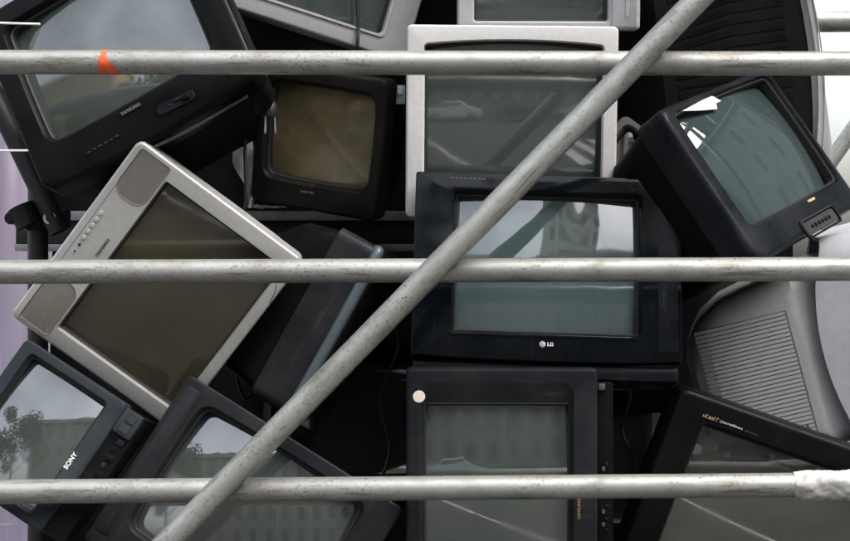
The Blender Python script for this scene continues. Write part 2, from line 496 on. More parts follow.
def slats(tv, n, y0, y1, v0, v1, th, mat, left=True, taper=0.0, steps=6, name='vent_slat', gap=.5):
    """raised slats running front to back along the cabinet's side"""
    for i in range(n):
        va = v0 + (v1 - v0) * i / n; vb = va + (v1 - v0) / n * gap
        V, Fc = [], []
        ya, yb = y0 + taper * i, y1
        for k in range(steps + 1):
            y = ya + (yb - ya) * k / steps
            a, b = tv.side_pt(y, va, left), tv.side_pt(y, vb, left)
            o = Vector((-th if left else th, 0, 0))
            V += [a - o * .5, b - o * .5, b + o, a + o]
        for k in range(steps):
            q = k * 4
            for j in range(4):
                Fc.append((q + j, q + (j + 1) % 4, q + 4 + (j + 1) % 4, q + 4 + j))
        Fc.append((0, 1, 2, 3)); e = steps * 4; Fc.append((e, e + 1, e + 2, e + 3))
        link(name, mesh(name, V, Fc), mat, tv.shell)

# ------------------------------------------------------------------ the place: ground and street (behind the camera, seen in the screens)
def sheet(name, x0, x1, y0, y1, z, mat, label=None):
    me = mesh(name, [(x0, y0, z), (x1, y0, z), (x1, y1, z), (x0, y1, z)], [(0, 1, 2, 3)])
    o = link(name, me, mat); o['kind'] = 'structure'
    return o
M['asphalt'] = simple('asphalt', (.05, .05, .047), .85, var=.3, scale=2)
M['paving'] = simple('paving', (.055, .053, .048), .8, var=.25, scale=1.5)
M['paint'] = simple('road_paint', (.72, .72, .70), .7, var=.15, scale=6)
M['earth'] = simple('earth', (.12, .115, .10), .9, var=.3, scale=.2)
sheet('ground', -400, 400, -400, 400, -.02, 'earth')
sheet('pavement', -30, 30, -5.5, 12, .0, 'paving')
sheet('road', -60, 60, -19, -5.5, -.012, 'asphalt')
sheet('far_pavement', -60, 60, -24, -19, .0, 'paving')
def line(name, a, b, wd, z):
    a, b = Vector((*a, z)), Vector((*b, z)); d = (b - a).normalized(); n = Vector((-d.y, d.x, 0)) * wd / 2
    o = link(name, mesh(name, [a - n, b - n, b + n, a + n], [(0, 1, 2, 3)]), 'paint'); o['kind'] = 'structure'
line('pavement_line', (-.1, -5.4), (2.4, -.4), .06, .004)
line('road_line', (-6.35, -17.9), (-.15, -5.55), .10, -.008)
for i in range(7):
    line('crossing_stripe', (3.2 + i * .9, -9.5), (3.2 + i * .9, -5.8), .45, -.008)

# building across the street
M['stone'] = simple('pale_stone', (.34, .315, .27), .8, var=.15, scale=.6)
M['pane'] = glass('window_pane', (.11, .115, .115), .05, 1.5)
M['frame'] = simple('window_frame', (.36, .345, .31), .6)
M['ochre'] = simple('ochre_render', (.42, .31, .16), .85, var=.12, scale=.5)
M['cream'] = simple('cream_render', (.62, .56, .44), .85, var=.08, scale=.5)
M['pale_blue'] = simple('blue_grey_render', (.34, .38, .40), .85, var=.08, scale=.3)
M['brick'] = simple('grey_render', (.20, .21, .21), .85, var=.15, scale=.5)
pm = box_data(-.42, .42, 0, .04, 0, 1.9); fm = box_data(-.56, .56, .0, .06, -.16, 2.06)
def building(loc, rz, half, h, mat, label, bays, rows, pitch):
    bd = empty('street_building', Matrix.Translation(loc) @ Matrix.Rotation(RAD(rz), 4, 'Z'), label, 'building')
    box('wall', -half, half, -8, 0, 0, h, mat, bd)
    box('cornice', -half - .4, half + .4, -8.4, .5, h + .002, h + .7, mat, bd)
    box('plinth', -half - .1, half + .1, -.2, .15, 0, 1.0, 'stone', bd)
    pil = box_data(-.3, .3, 0, .28, 1.0, h)
    for i in range(bays):
        x = -half + (i + .5) * 2 * half / bays
        if i < bays - 1:
            p = link('pilaster', pil, mat, bd); p.location = (x + half / bays, .001, 0)
        for j in range(rows):
            fo = link('window', fm, 'frame', bd); fo.location = (x, .002, 1.6 + j * pitch)
            po = link('pane', pm, 'pane', fo); po.location = (0, .03, 0)
building((5, -26, 0), 0, 16, 13.5, 'stone', 'long pale stone building with tall windows across the street', 15, 4, 3.05)
building((-36, -25, 0), -8, 13, 17, 'ochre', 'tall ochre building across the street beyond the trees', 8, 5, 3.2)
building((8, -37, 0), 0, 3.2, 29, 'cream', 'slender cream tower rising behind the pale stone building', 3, 8, 3.3)
building((33, -24, 0), 0, 10, 19, 'brick', 'tall grey corner building beside the pale stone building', 6, 5, 3.4)
building((17, 3, 0), 90, 32, 18, 'pale_blue', 'pale blue-grey building added along the open side of the pavement to cut glare on a screen', 13, 5, 3.4)  # unseen, added and raised to darken what the turned screen reflects
# parked cars across the street
M['tyre'] = simple('tyre_rubber', (.02, .02, .02), .8); M['rim'] = simple('wheel_rim', (.5, .5, .5), .35, .8)
M['lamp_glass'] = simple('lamp_glass', (.7, .7, .68), .15)
def car(x, y, col, label, flip=1):
    r = empty('parked_car', Matrix.Translation((x, y, -.012)) @ Matrix.Scale(1, 4), label, 'car', 'cars parked across the street')
    paint = plastic('car_paint_' + label.split()[0], col, .25, .05, grain=0, coat=.8)
    prof = [(-2.1, .35), (-2.15, .75), (-1.95, .92), (-1.2, 1.0), (-.75, 1.42), (.55, 1.46), (1.25, 1.02), (2.0, .86), (2.15, .6), (2.1, .35)]
    V, Fc = [], []
    for yy, sc in ((-.86, .97), (-.78, 1), (.78, 1), (.86, .97)):
        for (a, b) in prof:
            k = 1.0 if b < 1.05 else .84
            V.append((a * flip, yy * k, .35 + (b - .35) * sc))
    n = len(prof)
    for i in range(3):
        for k in range(n):
            Fc.append((i * n + k, i * n + (k + 1) % n, (i + 1) * n + (k + 1) % n, (i + 1) * n + k))
    Fc.append(tuple(range(n))); Fc.append(tuple(range(3 * n, 4 * n)))
    link('body', mesh('body', V, Fc, 30), paint, r)
    for sy in (-1, 1):
        q = [(-1.05, 1.03), (-.68, 1.36), (.5, 1.39), (1.05, 1.04)]
        V = [(a * flip, sy * (.845 if b < 1.05 else .735), b) for a, b in q] + [(a * flip, sy * (.80 if b < 1.05 else .69), b) for a, b in q]
        link('side_window', mesh('side_window', V, [(0, 1, 2, 3), (4, 5, 6, 7), (0, 1, 5, 4), (1, 2, 6, 5), (2, 3, 7, 6), (3, 0, 4, 7)]), 'pane', r)
        for wx in (-1.3, 1.32):
            V, Fc = sweep([(wx * flip, sy * .90, .31), (wx * flip, sy * .68, .31)], .31, 20)
            wh = link('wheel', mesh('wheel', V, Fc, 40), 'tyre', r)
            V, Fc = sweep([(wx * flip, sy * .915, .31), (wx * flip, sy * .70, .31)], .19, 16)
            link('rim', mesh('rim', V, Fc, 40), 'rim', wh)
        box('headlight', *sorted((2.05 * flip, 2.165 * flip)), *sorted((sy * .45, sy * .78)), .62, .76, 'lamp_glass', r)
for cx_, cy_, c_, lb in ((-7, -18, (.75, .75, .75), 'white hatchback parked across the street'), (-2, -18.1, (.78, .78, .76), 'pearl saloon parked by the far kerb'),
                        (3.2, -18, (.05, .055, .07), 'navy saloon parked by the far kerb'), (8.6, -18.05, (.55, .56, .57), 'silver hatchback parked by the crossing'),
                        (14, -18, (.7, .7, .69), 'cream car parked before the corner building')):
    car(cx_, cy_, c_, lb, 1 if cx_ < 3 else -1)

# street trees
M['bark'] = simple('bark', (.10, .08, .06), .9); M['leaf'] = simple('leaf', (.06, .09, .035), .6, var=.4, scale=1.5)
def tree(x, y, h, lab, seed):
    rnd = random.Random(seed)
    r = empty('street_tree', Matrix.Translation((x, y, 0)), lab, 'tree', 'trees along the far pavement')
    V, Fc = sweep(smooth_path([(0, 0, 0), (.05, .02, h * .2), (-.04, .05, h * .45), (.05, 0, h * .8)], 4), [.2 - .012 * i for i in range(13)], 10)
    for k in range(7):
        a = k * 2.4; z = h * (.35 + .06 * k); e_ = Vector((math.cos(a) * h * .22, math.sin(a) * h * .22, z + h * .18))
        V2, F2 = sweep([(0, 0, z), e_ * .5 + Vector((0, 0, z * .5)), e_], [.07, .045, .02], 6); o = len(V)
        V += V2; Fc += [tuple(i + o for i in f) for f in F2]
    link('trunk', mesh('trunk', V, Fc, 50), 'bark', r)
    V, Fc = [], []
    cl = [(Vector((rnd.gauss(0, h * .15), rnd.gauss(0, h * .15), h * (.68 + rnd.uniform(-.22, .25)))), rnd.uniform(.5, 1.0) * h * .13) for _ in range(26)]
    for c, rad in cl:
        for _ in range(220):
            d = Vector((rnd.gauss(0, 1), rnd.gauss(0, 1), rnd.gauss(0, 1))).normalized() * rad * rnd.uniform(.5, 1.1)
            u = Vector((rnd.gauss(0, 1), rnd.gauss(0, 1), rnd.gauss(0, 1))).normalized(); v_ = u.orthogonal().normalized(); s_ = rnd.uniform(.10, .20)
            q = len(V); V += [c + d - u * s_, c + d + v_ * s_ * .6, c + d + u * s_, c + d - v_ * s_ * .6]; Fc.append((q, q + 1, q + 2, q + 3))
    me = bpy.data.meshes.new('crown'); me.from_pydata([tuple(v) for v in V], [], Fc)
    link('crown', me, 'leaf', r)
tree(-11, -20, 12, 'leafy street tree before the near end of the stone building', 1)
tree(-17, -21, 11, 'leafy street tree between the ochre and the stone building', 2)
tree(-25, -20.6, 9.5, 'tall leafy street tree at the far end of the pavement', 3)

# ------------------------------------------------------------------ scaffold
def tube(name, a, b, r, mat, label, cat='pole', group=None, seg=40, parent=None, wall=.004):
    a, b = Vector(a), Vector(b); L = (b - a).length
    n = max(2, int(L / .05)); loops = []
    for i in range(n + 1):
        loops.append([(r * math.cos(2 * math.pi * k / seg), r * math.sin(2 * math.pi * k / seg), L * i / n) for k in range(seg)])
    ri = r - wall
    loops += [[(ri * math.cos(2 * math.pi * k / seg), ri * math.sin(2 * math.pi * k / seg), L * t) for k in range(seg)] for t in (1, 0)]
    loops.append(loops[0])
    V, Fc = loft(loops[:-1]); nn = len(loops) - 2
    for k in range(seg): Fc.append((nn * seg + k, nn * seg + (k + 1) % seg, (k + 1) % seg, k))
    o = link(name, mesh(name, V, Fc, 50), mat, parent)
    q = (b - a).normalized().to_track_quat('Z', 'Y')
    o.matrix_world = Matrix.Translation(a) @ q.to_matrix().to_4x4()
    if label: tag(o, label, cat, group)
    return o
RT = .0242
def through(p, q, y, xa, xb):
    """line through two photo pixels on the plane y, from x = xa to xb"""
    A, B = pix(*p, y), pix(*q, y); d = (B - A) / (B.x - A.x)
    return A + d * (xa - A.x), A + d * (xb - A.x)
XL, XR = -1.42, 1.42
a, b = through((0, 62), (850, 63.5), 0, XL - .08, XR + .08)
pole_top = tube('scaffold_pole', a, b, RT, 'galv', 'horizontal galvanised scaffold pole with an orange paint mark', group='front scaffold poles')
a2, b2 = through((0, 272), (850, 269), 0, XL - .08, XR + .08)
pole_mid = tube('scaffold_pole', a2, b2, RT, 'galv', 'horizontal galvanised scaffold pole crossing the glossy black television', group='front scaffold poles')
a3, b3 = through((0, 492), (850, 484.5), 0, XL - .08, XR + .08)
pole_low = tube('scaffold_pole', a3, b3, RT, 'galv', 'horizontal galvanised scaffold pole with a lump of white plaster', group='front scaffold poles')
da, db = pix(697, 0, -.049), pix(169, 541, -.051)
dd = (db - da)
diag = tube('scaffold_pole', da - dd * .35, db + dd * .52, RT + .0006, 'galv', 'diagonal galvanised scaffold pole crossing in front of the horizontal ones', group='front scaffold poles')
for x, lb in ((XL, 'upright scaffold pole at the left end of the horizontal poles'), (XR, 'upright scaffold pole at the right end of the horizontal poles')):
    tube('scaffold_pole', (x, .0495, 0), (x, .0495, 3.1), RT, 'galv', lb, group='scaffold uprights')

def pole_patch(pole, ang0, pts, mat, name, lift=.0006):
    """thin paint film wrapped on a tube: pts = grid rows of (length, angle)"""
    V, Fc = [], []
    nr, nc = len(pts), len(pts[0])
    for row in pts:
        for (s_, an) in row:
            V.append(((RT + lift) * math.cos(an), (RT + lift) * math.sin(an), s_))
    for i in range(nr - 1):
        for j in range(nc - 1):
            Fc.append((i * nc + j, i * nc + j + 1, (i + 1) * nc + j + 1, (i + 1) * nc + j))
    return link(name, mesh(name, V, Fc, 60), mat, pole)

# orange paint mark: rows down the front of the pole, ragged left and right ends
inv = pole_top.matrix_world.inverted()
rows = []
rnd = random.Random(4)
for i in range(15):
    t = i / 14
    py = 49.5 + 25 * t
    k = max(-1, min(1, (py - 62) / 12.1))
    wz = -RT * k; wy = -math.sqrt(max(0, RT * RT - wz * wz))
    l = 104 - 3.5 * min(1, t * 1.6) + rnd.uniform(-.9, .9)
    rr_ = (109 - 2 * t if t < .35 else 108 + (t - .35) * 14 if t < .62 else 113 + (t - .62) * 26) + rnd.uniform(-1.2, 1.2)
    row = []
    for j in range(9):
        px = l + (rr_ - l) * j / 8
        base = pix(px, 62, 0)
        p = inv @ Vector((base.x, wy, pole_top.matrix_world.translation.z + wz))
        row.append((p.z, math.atan2(p.y, p.x)))
    rows.append(row)
pole_patch(pole_top, 0, rows, 'orange', 'paint_mark')

# plaster lump
inv = pole_low.matrix_world.inverted()
s0 = (inv @ pix(793, 485, 0)).z; s1 = s0 + .30
loops = []
for i in range(61):
    s_ = s0 + (s1 - s0) * i / 60; row = []
    for k in range(48):
        an = 2 * math.pi * k / 48
        d = Vector((math.cos(an), math.sin(an), s_ * 26))
        nn = noise.noise(Vector((math.cos(an) * 1.3, math.sin(an) * 1.3, s_ * 22))) * .0055 + noise.noise(Vector((math.cos(an) * 4, math.sin(an) * 4, s_ * 85))) * .0026
        e_ = min(1, (i + 1.5 * math.sin(k * .6) + 1.5) / 7, (61 - i) / 6)
        row.append(((RT + max(-.0008, (.0045 + nn) * max(0, e_))) * math.cos(an), (RT + max(-.0008, (.0045 + nn) * max(0, e_))) * math.sin(an), s_))
    loops.append(row)
V, Fc = loft(loops)
link('plaster_lump', mesh('plaster_lump', V, Fc, 60), 'plaster', pole_low)

# deck that carries the pile, unseen high deck added to darken it, rear frame
def deck(z, lab, y0=.09):
    r = empty('plank_deck', Matrix.Translation((0, .0, z)), lab, 'deck', 'plank decks of the scaffold')
    pmh = box_data(-1.6, 1.6, 0, .222, -.04, 0, .003)
    for i in range(6):
        o = link('plank', pmh, 'timber', r); o.location = (0, y0 + i * .228, 0)
    for x in (-1.42, 1.42):
        V, Fc = sweep([(x * .96, -.06, -.066), (x * .96, 1.6, -.066)], RT, 20)
        link('bearer', mesh('bearer', V, Fc, 40), 'galv_far', r)
DECK = .60
deck(DECK, 'low deck of grey planks that the pile of televisions stands on')
deck(2.86, 'high deck of grey planks added out of view above the pile to keep its inside dark')  # unseen, added to block overhead sky light
for x, y, lb in ((-1.42, 1.5, 'upright scaffold pole behind the lavender sheet'), (1.42, 1.5, 'upright scaffold pole behind the tall silver-rimmed television')):
    tube('scaffold_pole', (x, y, 0), (x, y, 3.1), RT, 'galv_far', lb, group='scaffold uprights')

# ------------------------------------------------------------------ the televisions
GRP = 'scrapped televisions in the pile'
# A: big black set high on the left
A = TV('television', 'large black television tilted under the orange-marked pole, oval control plate on its frame', (-.6727, .16, 1.9863), (-27.1, -9.8, -12.5), .3924, .2868,
       (26, 34, 46, 26), ('black', M['glass_green'], 'black_soft'), 2.107, dep=.07, bev=.012, recess=.016, lip=(.008, .014, .010, .010), R=.03, ri=.02,
       bow=(.004, .004, .016, .004), bow_in=(.003, .003, .004, .003), curv=1.0, D=.33, tilt=-5)
x, z = A.loc(131, 109.5); ang = -30
A.part('logo_plate', pad_mesh(.050, .012, .0018, .005), 'slate', None, x, z, -.0005, 0)
A.part('logo', text_mesh('SAMSUNG', .0095, spacing=1.05), 'ink_grey', None, x, z, -.0026)
x, z = A.loc(176, 103)
pl = A.part('control_plate', pad_mesh(.088, .024, .003, .011), 'slate', None, x, z, -.0005, 4)
pl2 = A.part('power_button', disc_mesh(.008, .004), 'black', pl, .026, .001, -.003)
A.part('button', disc_mesh(.0026, .002), 'dark_hole', pl, -.012, 0, -.003)
A.part('button_rocker', pad_mesh(.020, .007, .0025, .003), 'charcoal', pl, .010, .005, -.003)
for i in range(6):
    A.part('button', pad_mesh(.0075, .0045, .002, .0018), 'dark_hole', None, *A.loc(89 + i * 5.6, 152.5 - i * 3.2), -.0008)
# a lower lip under the frame
V, Fc = sweep(smooth_path([(.00, .020, A.z0 - .022), (.06, .02, A.z0 - .026), (.13, .024, A.z0 - .024), (A.x1 - .05, .05, A.z0 - .008)], 8), .0035, 10)
link('lower_lip', mesh('lower_lip', V, Fc, 50), 'ink_dark', A.root)

# B: silver set at the top
B = TV('television', 'silver framed television leaning down to the right, a black cable over its lower frame', (-.2609, .34, 2.2565), (16.3, 11.8, -2.5), .4416, .3355,
       (31, 31, 21, 21), ('silver_grey', M['glass_green'], 'charcoal'), 2.227, dep=.06, bev=.006, recess=.012, lip=.010, R=.02, ri=.006, curv=2.2, D=.33)
V, Fc = loft([[(p[0], y, p[1]) for p in rr_loop(-B.W / 2 - g, B.W / 2 + g, -B.H / 2 - g, B.H / 2 + g, .012)] for g, y in ((.009, .0005), (.009, -.004), (.004, -.004), (.002, .004))])
link('screen_surround', mesh('screen_surround', V, Fc, 40), 'pale_silver', B.root)
cp = [B.mw @ Vector(p) for p in [(*B.loc(357, -60)[:1], -.008, B.loc(357, -60)[1]), (B.loc(356, -10)[0], -.007, B.loc(356, -10)[1]), (B.loc(358, 25)[0], -.007, B.loc(358, 25)[1]), (B.loc(357, 50)[0], -.006, B.loc(357, 50)[1])]]
cp.append(cp[-1] + Vector((.002, .08, -.05)))
cable('power_cable', cp, .0038, 'cable', 'black cable hanging over the silver frame leaning to the right')

# C: pale silver set above the white one
C = TV('television', 'small pale silver television with a plain side panel, standing above the white one', (.2541, .27, 2.1572), (.1, 1.0, .4), .2908, .2215,
       (17, 33, 9, 16), ('pale_silver', M['glass_green'], 'silver_grey'), 2.18, dep=.05, bev=.005, recess=.010, lip=.005, R=.008, ri=.005, curv=1.6, D=.30, tilt=5)
x, z = C.loc(627, 8)
C.part('panel_slot', pad_mesh(.009, .060, .0016, .004), 'silver_grey', None, x, z + .01, -.0006)
V, Fc = loft([[(p[0], y, p[1]) for p in rr_loop(C.W / 2 + .010 + g, C.x1 - .004 - g, C.z0 + .004 + g, C.z1 - .004 - g, .006)] for g, y in ((0, .001), (0, -.003), (.003, -.005))], cap_end=True)
link('side_panel', mesh('side_panel', V, Fc, 40), 'pale_silver', C.root)
for o_ in C.root.children:
    if o_.name.startswith('panel_slot'): o_.location.y = -.0052
# D: white set
D_ = TV('television', 'off-white television with an arched screen top, standing behind the glossy black one', (.1915, .24, 1.8382), (.6, 1.9, -5.9), .3836, .2927,
       (18.5, 15.5, 36, 20), ('white', M['glass_green'], 'warm_grey'), 2.16, dep=.045, bev=.005, recess=.012, lip=.004, R=.012, ri=.006,
       bow_in=(0, 0, 0, .010), curv=1.3, D=.30, tilt=11)
# E: dark brown set in the shade
E_ = TV('television', 'small dark television with a dusty brown screen painted paler like a reflection, deep in shade on the steel rail', (-.2406, .38, 1.8032), (11.0, -21.6, 13.4), .2577, .2116,
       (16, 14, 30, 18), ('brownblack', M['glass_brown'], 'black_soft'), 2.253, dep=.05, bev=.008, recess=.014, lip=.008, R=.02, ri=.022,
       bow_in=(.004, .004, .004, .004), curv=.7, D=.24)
x, z = E_.loc(308, 192); E_.part('logo', scribble(7, .006, 2), 'ink_grey', None, x, z, -.0006)
x, z = E_.loc(345, 211); E_.part('control_flap', pad_mesh(.06, .014, .002, .003), 'black', None, x, z, -.0004)
# F: silver set standing on its corner
F_ = TV('television', 'silver television standing on one corner with a row of round buttons', (-.5341, .14, 1.4425), (128.0, 8.3, -7.8), .3871, .2971,
       (19, 19, 46, 13), ('silver', M['glass_olive'], 'silver_grey'), 2.073, dep=.05, bev=.006, recess=.013, lip=.003, R=.016, ri=.003, curv=2.6, D=.32)
zc = -F_.H / 2 - .046
def grille(xa, xb, inner):
    xa, xb = min(xa, xb), max(xa, xb); wd, ht = xb - xa, .074
    rad = [.006, .006, .006, .006]
    P = []
    for (cx_, cz_, sx_, sz_) in ((0, 0, -1, -1), (0, 0, 1, -1), (0, 0, 1, 1), (0, 0, -1, 1)):
        rr_ = .028 if sx_ == inner else .006
        a0 = math.degrees(math.atan2(sz_, sx_)) - 45
        for i in range(9):
            a_ = RAD(a0 + 90 * i / 8); P.append((sx_ * (wd / 2 - rr_) + rr_ * math.cos(a_), sz_ * (ht / 2 - rr_) + rr_ * math.sin(a_)))
    V, Fc = loft([[(p[0] * k, y, p[1] * k) for p in P] for k, y in ((1.0, .001), (1.0, -.0008), (.985, -.0012), (.96, .0002), (.5, -.0004))], cap_end=True)
    return F_.part('speaker_grille', mesh('speaker_grille', V, Fc, 40), 'grille_tan', None, (xa + xb) / 2, zc + .002, -.0004)
xs = sorted((F_.loc(112, 190)[0], F_.loc(62, 277)[0]))
grille(F_.x0 + .010, xs[0], 1); grille(xs[1], F_.x1 - .010, -1)
for i in range(5):
    F_.knob(101 - i * 4.15, 213 + i * 6.0, .0048, 'button_silver', h=.0035)
F_.knob(79.5, 244.5, .003, 'dark_hole', 'sensor_window', h=.001)
F_.knob(74.8, 251, .0022, 'dark_hole', 'indicator_lamp', h=.001)
V, Fc = loft([[(p[0], y, p[1]) for p in rr_loop(F_.x0 + .012 + g, F_.x1 - .012 - g, F_.z0 + .0165 - .0006 + g, F_.z0 + .0165 + .0006 - g, .0003)] for g, y in ((0, .001), (0, -.0003), (.0002, -.0004))], cap_end=True)
link('trim_strip', mesh('trim_strip', V, Fc, 40), 'ink_dark', F_.root)
x, z = F_.loc(102.5, 247.5)
F_.part('logo', text_mesh('SAMSUNG', .0095, spacing=1.08, bold=.0002), 'ink_dark', None, x, z, -.0006)
# latch on its upper side
box('side_seam', F_.x0 - .0016, F_.x0 + .004, .018, .030, -.10, .02, 'silver_grey', F_.root, .001)
# G
G = TV('television', 'charcoal television tilted clockwise beside the small slate one, wide plain frame', (-.367, .085, .9963), (31.7, 2.0, .8), .3846, .2893,
       (32, 36, 34, 18), ('charcoal', M['glass_grey'], 'black_soft'), 2.08, dep=.06, bev=.005, recess=.014, lip=(.010, .010, .008, .006), R=.010, ri=.020,
       bow_in=(.005, .005, .004, .004), curv=.95, D=.34, tilt=-11)
V, Fc = loft([[(p[0], y, p[1]) for p in rr_loop(G.x0 + .006 + g, -G.W / 2 - .020 - g, G.z0 + .03 + g, G.z1 - .02 - g, .012)] for g, y in ((0, .002), (0, -.0012), (.003, -.003))], cap_end=True)
link('side_panel', mesh('side_panel', V, Fc, 40), 'charcoal', G.root)
# H: small set with a control pad
H = TV('television', 'small slate-grey television lying on its side with white brand lettering and a two-button pad', (-.8065, .07, 1.1686), (-57.4, .5, -3.4), .2612, .1920,
       (12, 12, 20, 15), ('sony', M['glass_grey'], 'black_soft'), 2.047, dep=.055, bev=.006, recess=.012, lip=(.005, .005, .005, .005), R=.014, ri=.008, curv=.8, D=.27, tilt=-12)
x, z = H.loc(70.5, 461); H.part('logo', text_mesh('SONY', .0135, spacing=1.05, bold=.0004), 'ink_white', None, x, z, -.0006)
px_ = 2.047 / 1000
ch = link('chin_panel', mesh('chin_panel', *loft([[(p[0], y, p[1]) for p in rr_loop(H.x0 + .004 + g, H.x1 - .003 - g, H.z0 - 25 * px_ + g, H.z0 - .0005 - g * 0, .006)] for g, y in ((0, .06), (0, .012), (.003, .008))], cap_end=True), 40), 'black', H.root)
pd = box('button_pad', H.x1 - .062, H.x1 - .006, -.004, .03, H.z0 - 22 * px_, H.z0 - .001, 'sony', H.root, .004)
for k in (0, 1):
    o_ = link('button', pad_mesh(.018, .022, .002, .004), 'sony', pd); o_.location = (H.x1 - .046 + k * .023, -.0045, H.z0 - 11.5 * px_)
    tr_ = link('button_gap', pad_mesh(.0215, .0255, .0012, .005), 'dark_hole', pd); tr_.location = (H.x1 - .046 + k * .023, -.0032, H.z0 - 11.5 * px_)
for k in range(5):
    box('control_rib', H.x1 - .080 - k * .019, H.x1 - .068 - k * .019, .005, .012, H.z0 - (15 if k % 2 else 19) * px_, H.z0 - 11 * px_, 'black' if k % 3 else 'charcoal', ch, .001)
for k in range(8):
    box('frame_notch', H.x0 + .03 + k * .022, H.x0 + .046 + k * .022, -.0012, .004, H.z0 + .004, H.z0 + .0075, 'dark_hole', H.root)
# I: set standing on its side, wide sloping frame
I_ = TV('television', 'black television standing on its side with a round cream sticker on the frame corner', (.1483, .07, 1.0263), (-89.9, .6, -.3), .4005, .3008,
       (36, 36, 27, 18), ('charcoal', M['glass_green'], 'black_soft'), 2.047, dep=.06, bev=.008, recess=.018, lip=(.03, .048, .006, .010), R=.010, ri=.005, curv=1.4, D=.34)
x, z = I_.loc(419, 396.5); I_.part('sticker', disc_mesh(.0125, .0008, 28), 'sticker', None, x, z, .0005)
I_.part('logo', text_mesh('SAMSUNG', .0085, spacing=1.1), 'ink_gold', None, *I_.loc(579, 509), -.0007)
ch = box('chin_panel', I_.x0 + .02, I_.x1 - .03, .018, .10, I_.z0 - .034, I_.z0 - .0006, 'black', I_.root, .004)
bz = I_.z0 - .016
for k, (py_, wd) in enumerate(((465, .006), (470, .009), (507, .004), (513, .009), (520, .005), (526, .008), (531, .004))):
    o_ = link('button', pad_mesh(wd, .007, .002, .002), 'ink_dark' if k % 2 else 'charcoal', ch); o_.location = (I_.loc(597, py_)[0], .0175, bz + (.003 if k % 2 else -.004))
box('chrome_tip', I_.x1 - .046, I_.x1 - .032, .010, .0176, I_.z0 - .016, I_.z0 - .002, 'ink_dark', I_.root, .002)
# J: glossy black set in the middle
J = TV('television', 'glossy piano-black television with a white round maker mark, behind the crossing of two poles', (.2569, .15, 1.5158), (1.7, .7, -.6), .3862, .2938,
       (42, 43, 26, 21), ('piano', M['glass_wavy'], 'black_soft'), 2.10, dep=.045, bev=.004, recess=.016, lip=(.007, .007, .007, .007), R=.006, ri=.003,
       bow=(0, 0, .008, 0), curv=1.5, D=.34, tilt=-11)
V, Fc = loft([[(p[0], y, p[1]) for p in rr_loop(-J.W / 2 - g, J.W / 2 + g, -J.H / 2 - g, J.H / 2 + g, .004)] for g, y in ((.0115, .001), (.0115, -.0025), (.0075, -.0025), (.0072, .004))])
link('screen_surround', mesh('screen_surround', V, Fc, 40), 'piano', J.root)
box('base_lip', J.x0 + .004, J.x1 - .004, .020, .16, J.z0 - .040, J.z0 - .0085, 'slate', J.root, .006)
box('speaker_strip', J.W / 2 + .040, J.x1 - .008, -.002, .003, J.z0 + .02, J.z1 - .014, 'slate', J.root, .0015)
for k in range(8):
    J.part('button', pad_mesh(.006, .003, .0006, .001), 'ink_dark', None, *J.loc(452 + k * 4.6, 178 + k * .15), -.0005)
x, z = J.loc(542.5, 344.3)
lg = J.part('maker_mark', disc_mesh(.0062, .0006, 28), 'ink_white', None, x, z, -.0005)
V, Fc = [], []
ring = [(.0042 * math.cos(RAD(a_)), -.0013, .0042 * math.sin(RAD(a_))) for a_ in range(60, 361, 20)]
V1, F1 = sweep(ring, .00045, 6); link('mark_ring', mesh('mark_ring', V1, F1, 50), 'dark_hole', lg)
V1, F1 = sweep([(-.0004, -.0013, .0022), (-.0004, -.0013, -.0018), (.0016, -.0013, -.0018)], .0004, 6); link('mark_stroke', mesh('mark_stroke', V1, F1, 50), 'dark_hole', lg)
x, z = J.loc(550.3, 344.6)
J.part('logo', text_mesh('LG', .0105, bold=.0004), 'ink_white', None, x, z, -.0007)
# K: set turned to the right
K = TV('television', 'dark slate television turned towards the open side, scraps of white tape on its bulging screen', (.7187, .22, 1.7650), (-24.0, 43.5, -12.2), .3758, .2787,
       (22, 12, 34, 11), ('slate', M['glass_blue'], 'black_soft'), 2.147, dep=.075, bev=.014, recess=.008, lip=(.006, .005, .006, .006), R=.03, ri=.014,
       bow_in=(.003, .003, .003, .003), curv=.85, D=.34)
def flat_shape(tv, pts, y, mat, name, th=.0008):
    P = [tv.loc(px, py, y) for px, py in pts]
    V = [(p[0], y, p[1]) for p in P] + [(p[0], y - th, p[1]) for p in P]; n = len(P)
    Fc = [tuple(range(n)), tuple(range(n, 2 * n))] + [(i, (i + 1) % n, n + (i + 1) % n, n + i) for i in range(n)]
    return link(name, mesh(name, V, Fc), mat, tv.root)
ysc = .004
flat_shape(K, [(682, 111), (711, 95.5), (721, 101), (716, 103), (717, 109), (700, 110.5)], ysc, 'tape', 'tape_scrap')
x, z = K.loc(820, 222)
rec = K.part('control_recess', pad_mesh(.130, .030, .002, .006), 'dark_hole', None, x, z, -.0005)
for k in range(6):
    o_ = link('socket', disc_mesh(.0042, .004, 14), ('button_silver', 'orange', 'ink_white')[k % 3] if k in (2, 3) else 'charcoal', rec); o_.location = (-.036 + k * .0145, -.0018, 0)
V, Fc = loft([[(p[0], y, p[1]) for p in rr_loop(-.068 - g, .068 + g, -.018 - g, .018 + g, .009)] for g, y in ((.004, .001), (.004, -.004), (.0, -.005), (-.001, .001))])
o_ = link('recess_rim', mesh('recess_rim', V, Fc, 40), 'slate', rec)
K.part('logo_plate', pad_mesh(.030, .006, .0015, .002), 'ink_gold', None, *K.loc(811, 200), -.0005)
